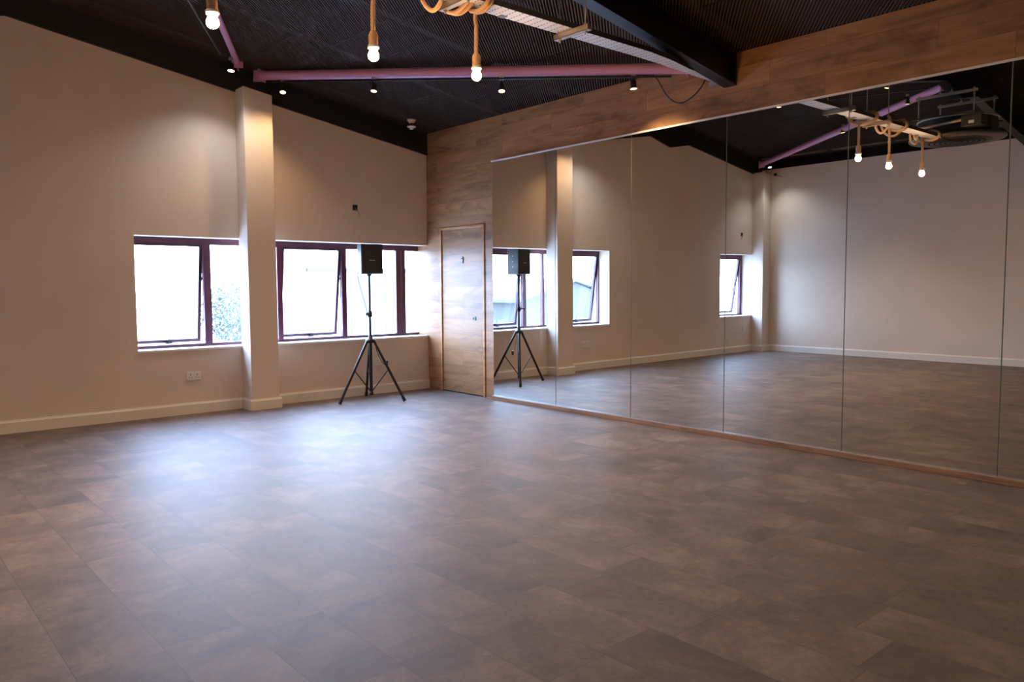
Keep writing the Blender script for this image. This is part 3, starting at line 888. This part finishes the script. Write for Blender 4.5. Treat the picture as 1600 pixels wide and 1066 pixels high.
mb = MB().tube([(-.115, .03, .02), (-.13, .02, -.02), (-.115, .0, -.12), (-.075, -.01, -.28), (-.04, -.015, -.42), (-.02, -.015, -.47)], .0035, 8, sub=5)
mb.build('signal_cable', M_plastic, sp)
o = MB().tube([(SXP + .05, SYP - .02, .66), (SXP + .075, SYP - .02, .56), (SXP + .12, SYP - .04, .45), (SXP + .165, SYP - .06, .405), (SXP + .175, SYP - .065, .45)], .004, 8, sub=5)
o.cyl((SXP + .168, SYP - .065, .40), (SXP + .175, SYP - .066, .455), .014, 12)
o = o.build('power_lead', M_plastic); tag(o, 'short black lead with a plug hanging beside the right leg of the stand', 'cable')

# ------------------------------------------------------------------ outside the windows
M_ground = mat('pale_concrete_yard', (.55, .56, .56), .9)
structure(MB().box((-60, .6, -3.3), (60, 70, -3.2)).build('ground', M_ground))
M_bw = mat('white_render', (.70, .74, .76), .9)
M_bd = mat('blue_grey_panels', (.075, .085, .080), .8, spec=.1)
M_bm = mat('grey_cladding', (.066, .064, .060), .9, spec=.1)
b1 = empty('building', (9, 15, -3.2), 'pale flat-roofed building with dark upright panels outside the right window', 'building')
mb = MB().box((-3.2, 0, 0), (9, 8, 5.0)); mb.box((-3.3, -.1, 5.0), (9.1, 8, 5.1)); mb.build('wall', M_bw, b1)
for a, b_ in ((-1.7, -1.0), (-.36, -.16), (1.4, 1.6), (3.2, 4.2)):
    MB().box((a, -.06, 2.9), (b_, 0, 4.9)).build('panel', M_bd, b1)
MB().box((-3.3, -.16, 4.98), (9.1, -.02, 5.12)).build('fascia', M_bm, b1)
b2 = empty('building', (-15.4, 12, -3.2), 'grey gabled building outside the left window, seen in the mirrors', 'building')
mb = MB().prism([(-5.5, 0), (4.4, 0), (4.4, 4.9), (-1.0, 3.9 + 1.6), (-5.5, 3.9)], 0, 7); mb = MB().prism([(-6.5, 0), (3.0, 0), (3.0, 3.9), (.6, 4.57), (-1.7, 3.9), (-6.5, 3.0)], 0, 7); mb.build('wall', M_bm, b2)
mb = MB().prism([(.6, 4.57), (.6, 4.69), (-7.0, 2.98), (-7.0, 2.86)], -.2, 7.2); mb.prism([(.6, 4.57), (3.4, 3.85), (3.4, 3.97), (.6, 4.69)], -.2, 7.2); mb.build('roof', M_bd, b2)
b3 = empty('building', (-3.4, 26, -3.2), 'far white building with rows of windows outside the left window', 'building')
MB().box((-5, 0, 0), (6, 8, 6.2)).build('wall', M_bw, b3)
for r_i in range(3):
    for c_i in range(5):
        MB().box((-4.4 + c_i * 2.1, -.05, .9 + r_i * 1.9), (-3.3 + c_i * 2.1, 0, 1.9 + r_i * 1.9)).build('window', M_bd, b3)
# small leafy tree
tr = empty('tree', (3.15, 14.2, -3.2), 'small leafy tree outside the left window', 'tree')
mb = MB().tube([(0, 0, 0), (.05, 0, 1.2), (-.05, .05, 2.4), (.05, 0, 3.4)], .09, 10, sub=4)
for k in range(9):
    a = k * 2.4; mb.tube([(0, 0, 1.9 + .15 * k), (.4 * cos(a), .4 * sin(a), 2.4 + .15 * k), (.8 * cos(a), .8 * sin(a), 2.7 + .17 * k)], .03, 6, sub=3)
mb.build('trunk', mat('bark', (.10, .08, .06), .9), tr)
mb = MB(); rr = random.Random(4)
for k in range(2600):
    while True:
        p = Vector((rr.uniform(-1, 1), rr.uniform(-1, 1), rr.uniform(-1, 1)))
        if .25 < p.length < 1: break
    p = Vector((p.x * 1.15, p.y * 1.0, p.z * .95 + 3.75))
    u = Vector((rr.uniform(-1, 1), rr.uniform(-1, 1), rr.uniform(-1, 1))).normalized() * .07
    v = u.orthogonal().normalized() * .035
    mb.poly([p - u, p + v, p + u, p - v], [(0, 1, 2, 3)])
mb.build('foliage', mat('pale_green_leaves', (.060, .070, .055), .8, spec=.1), tr)
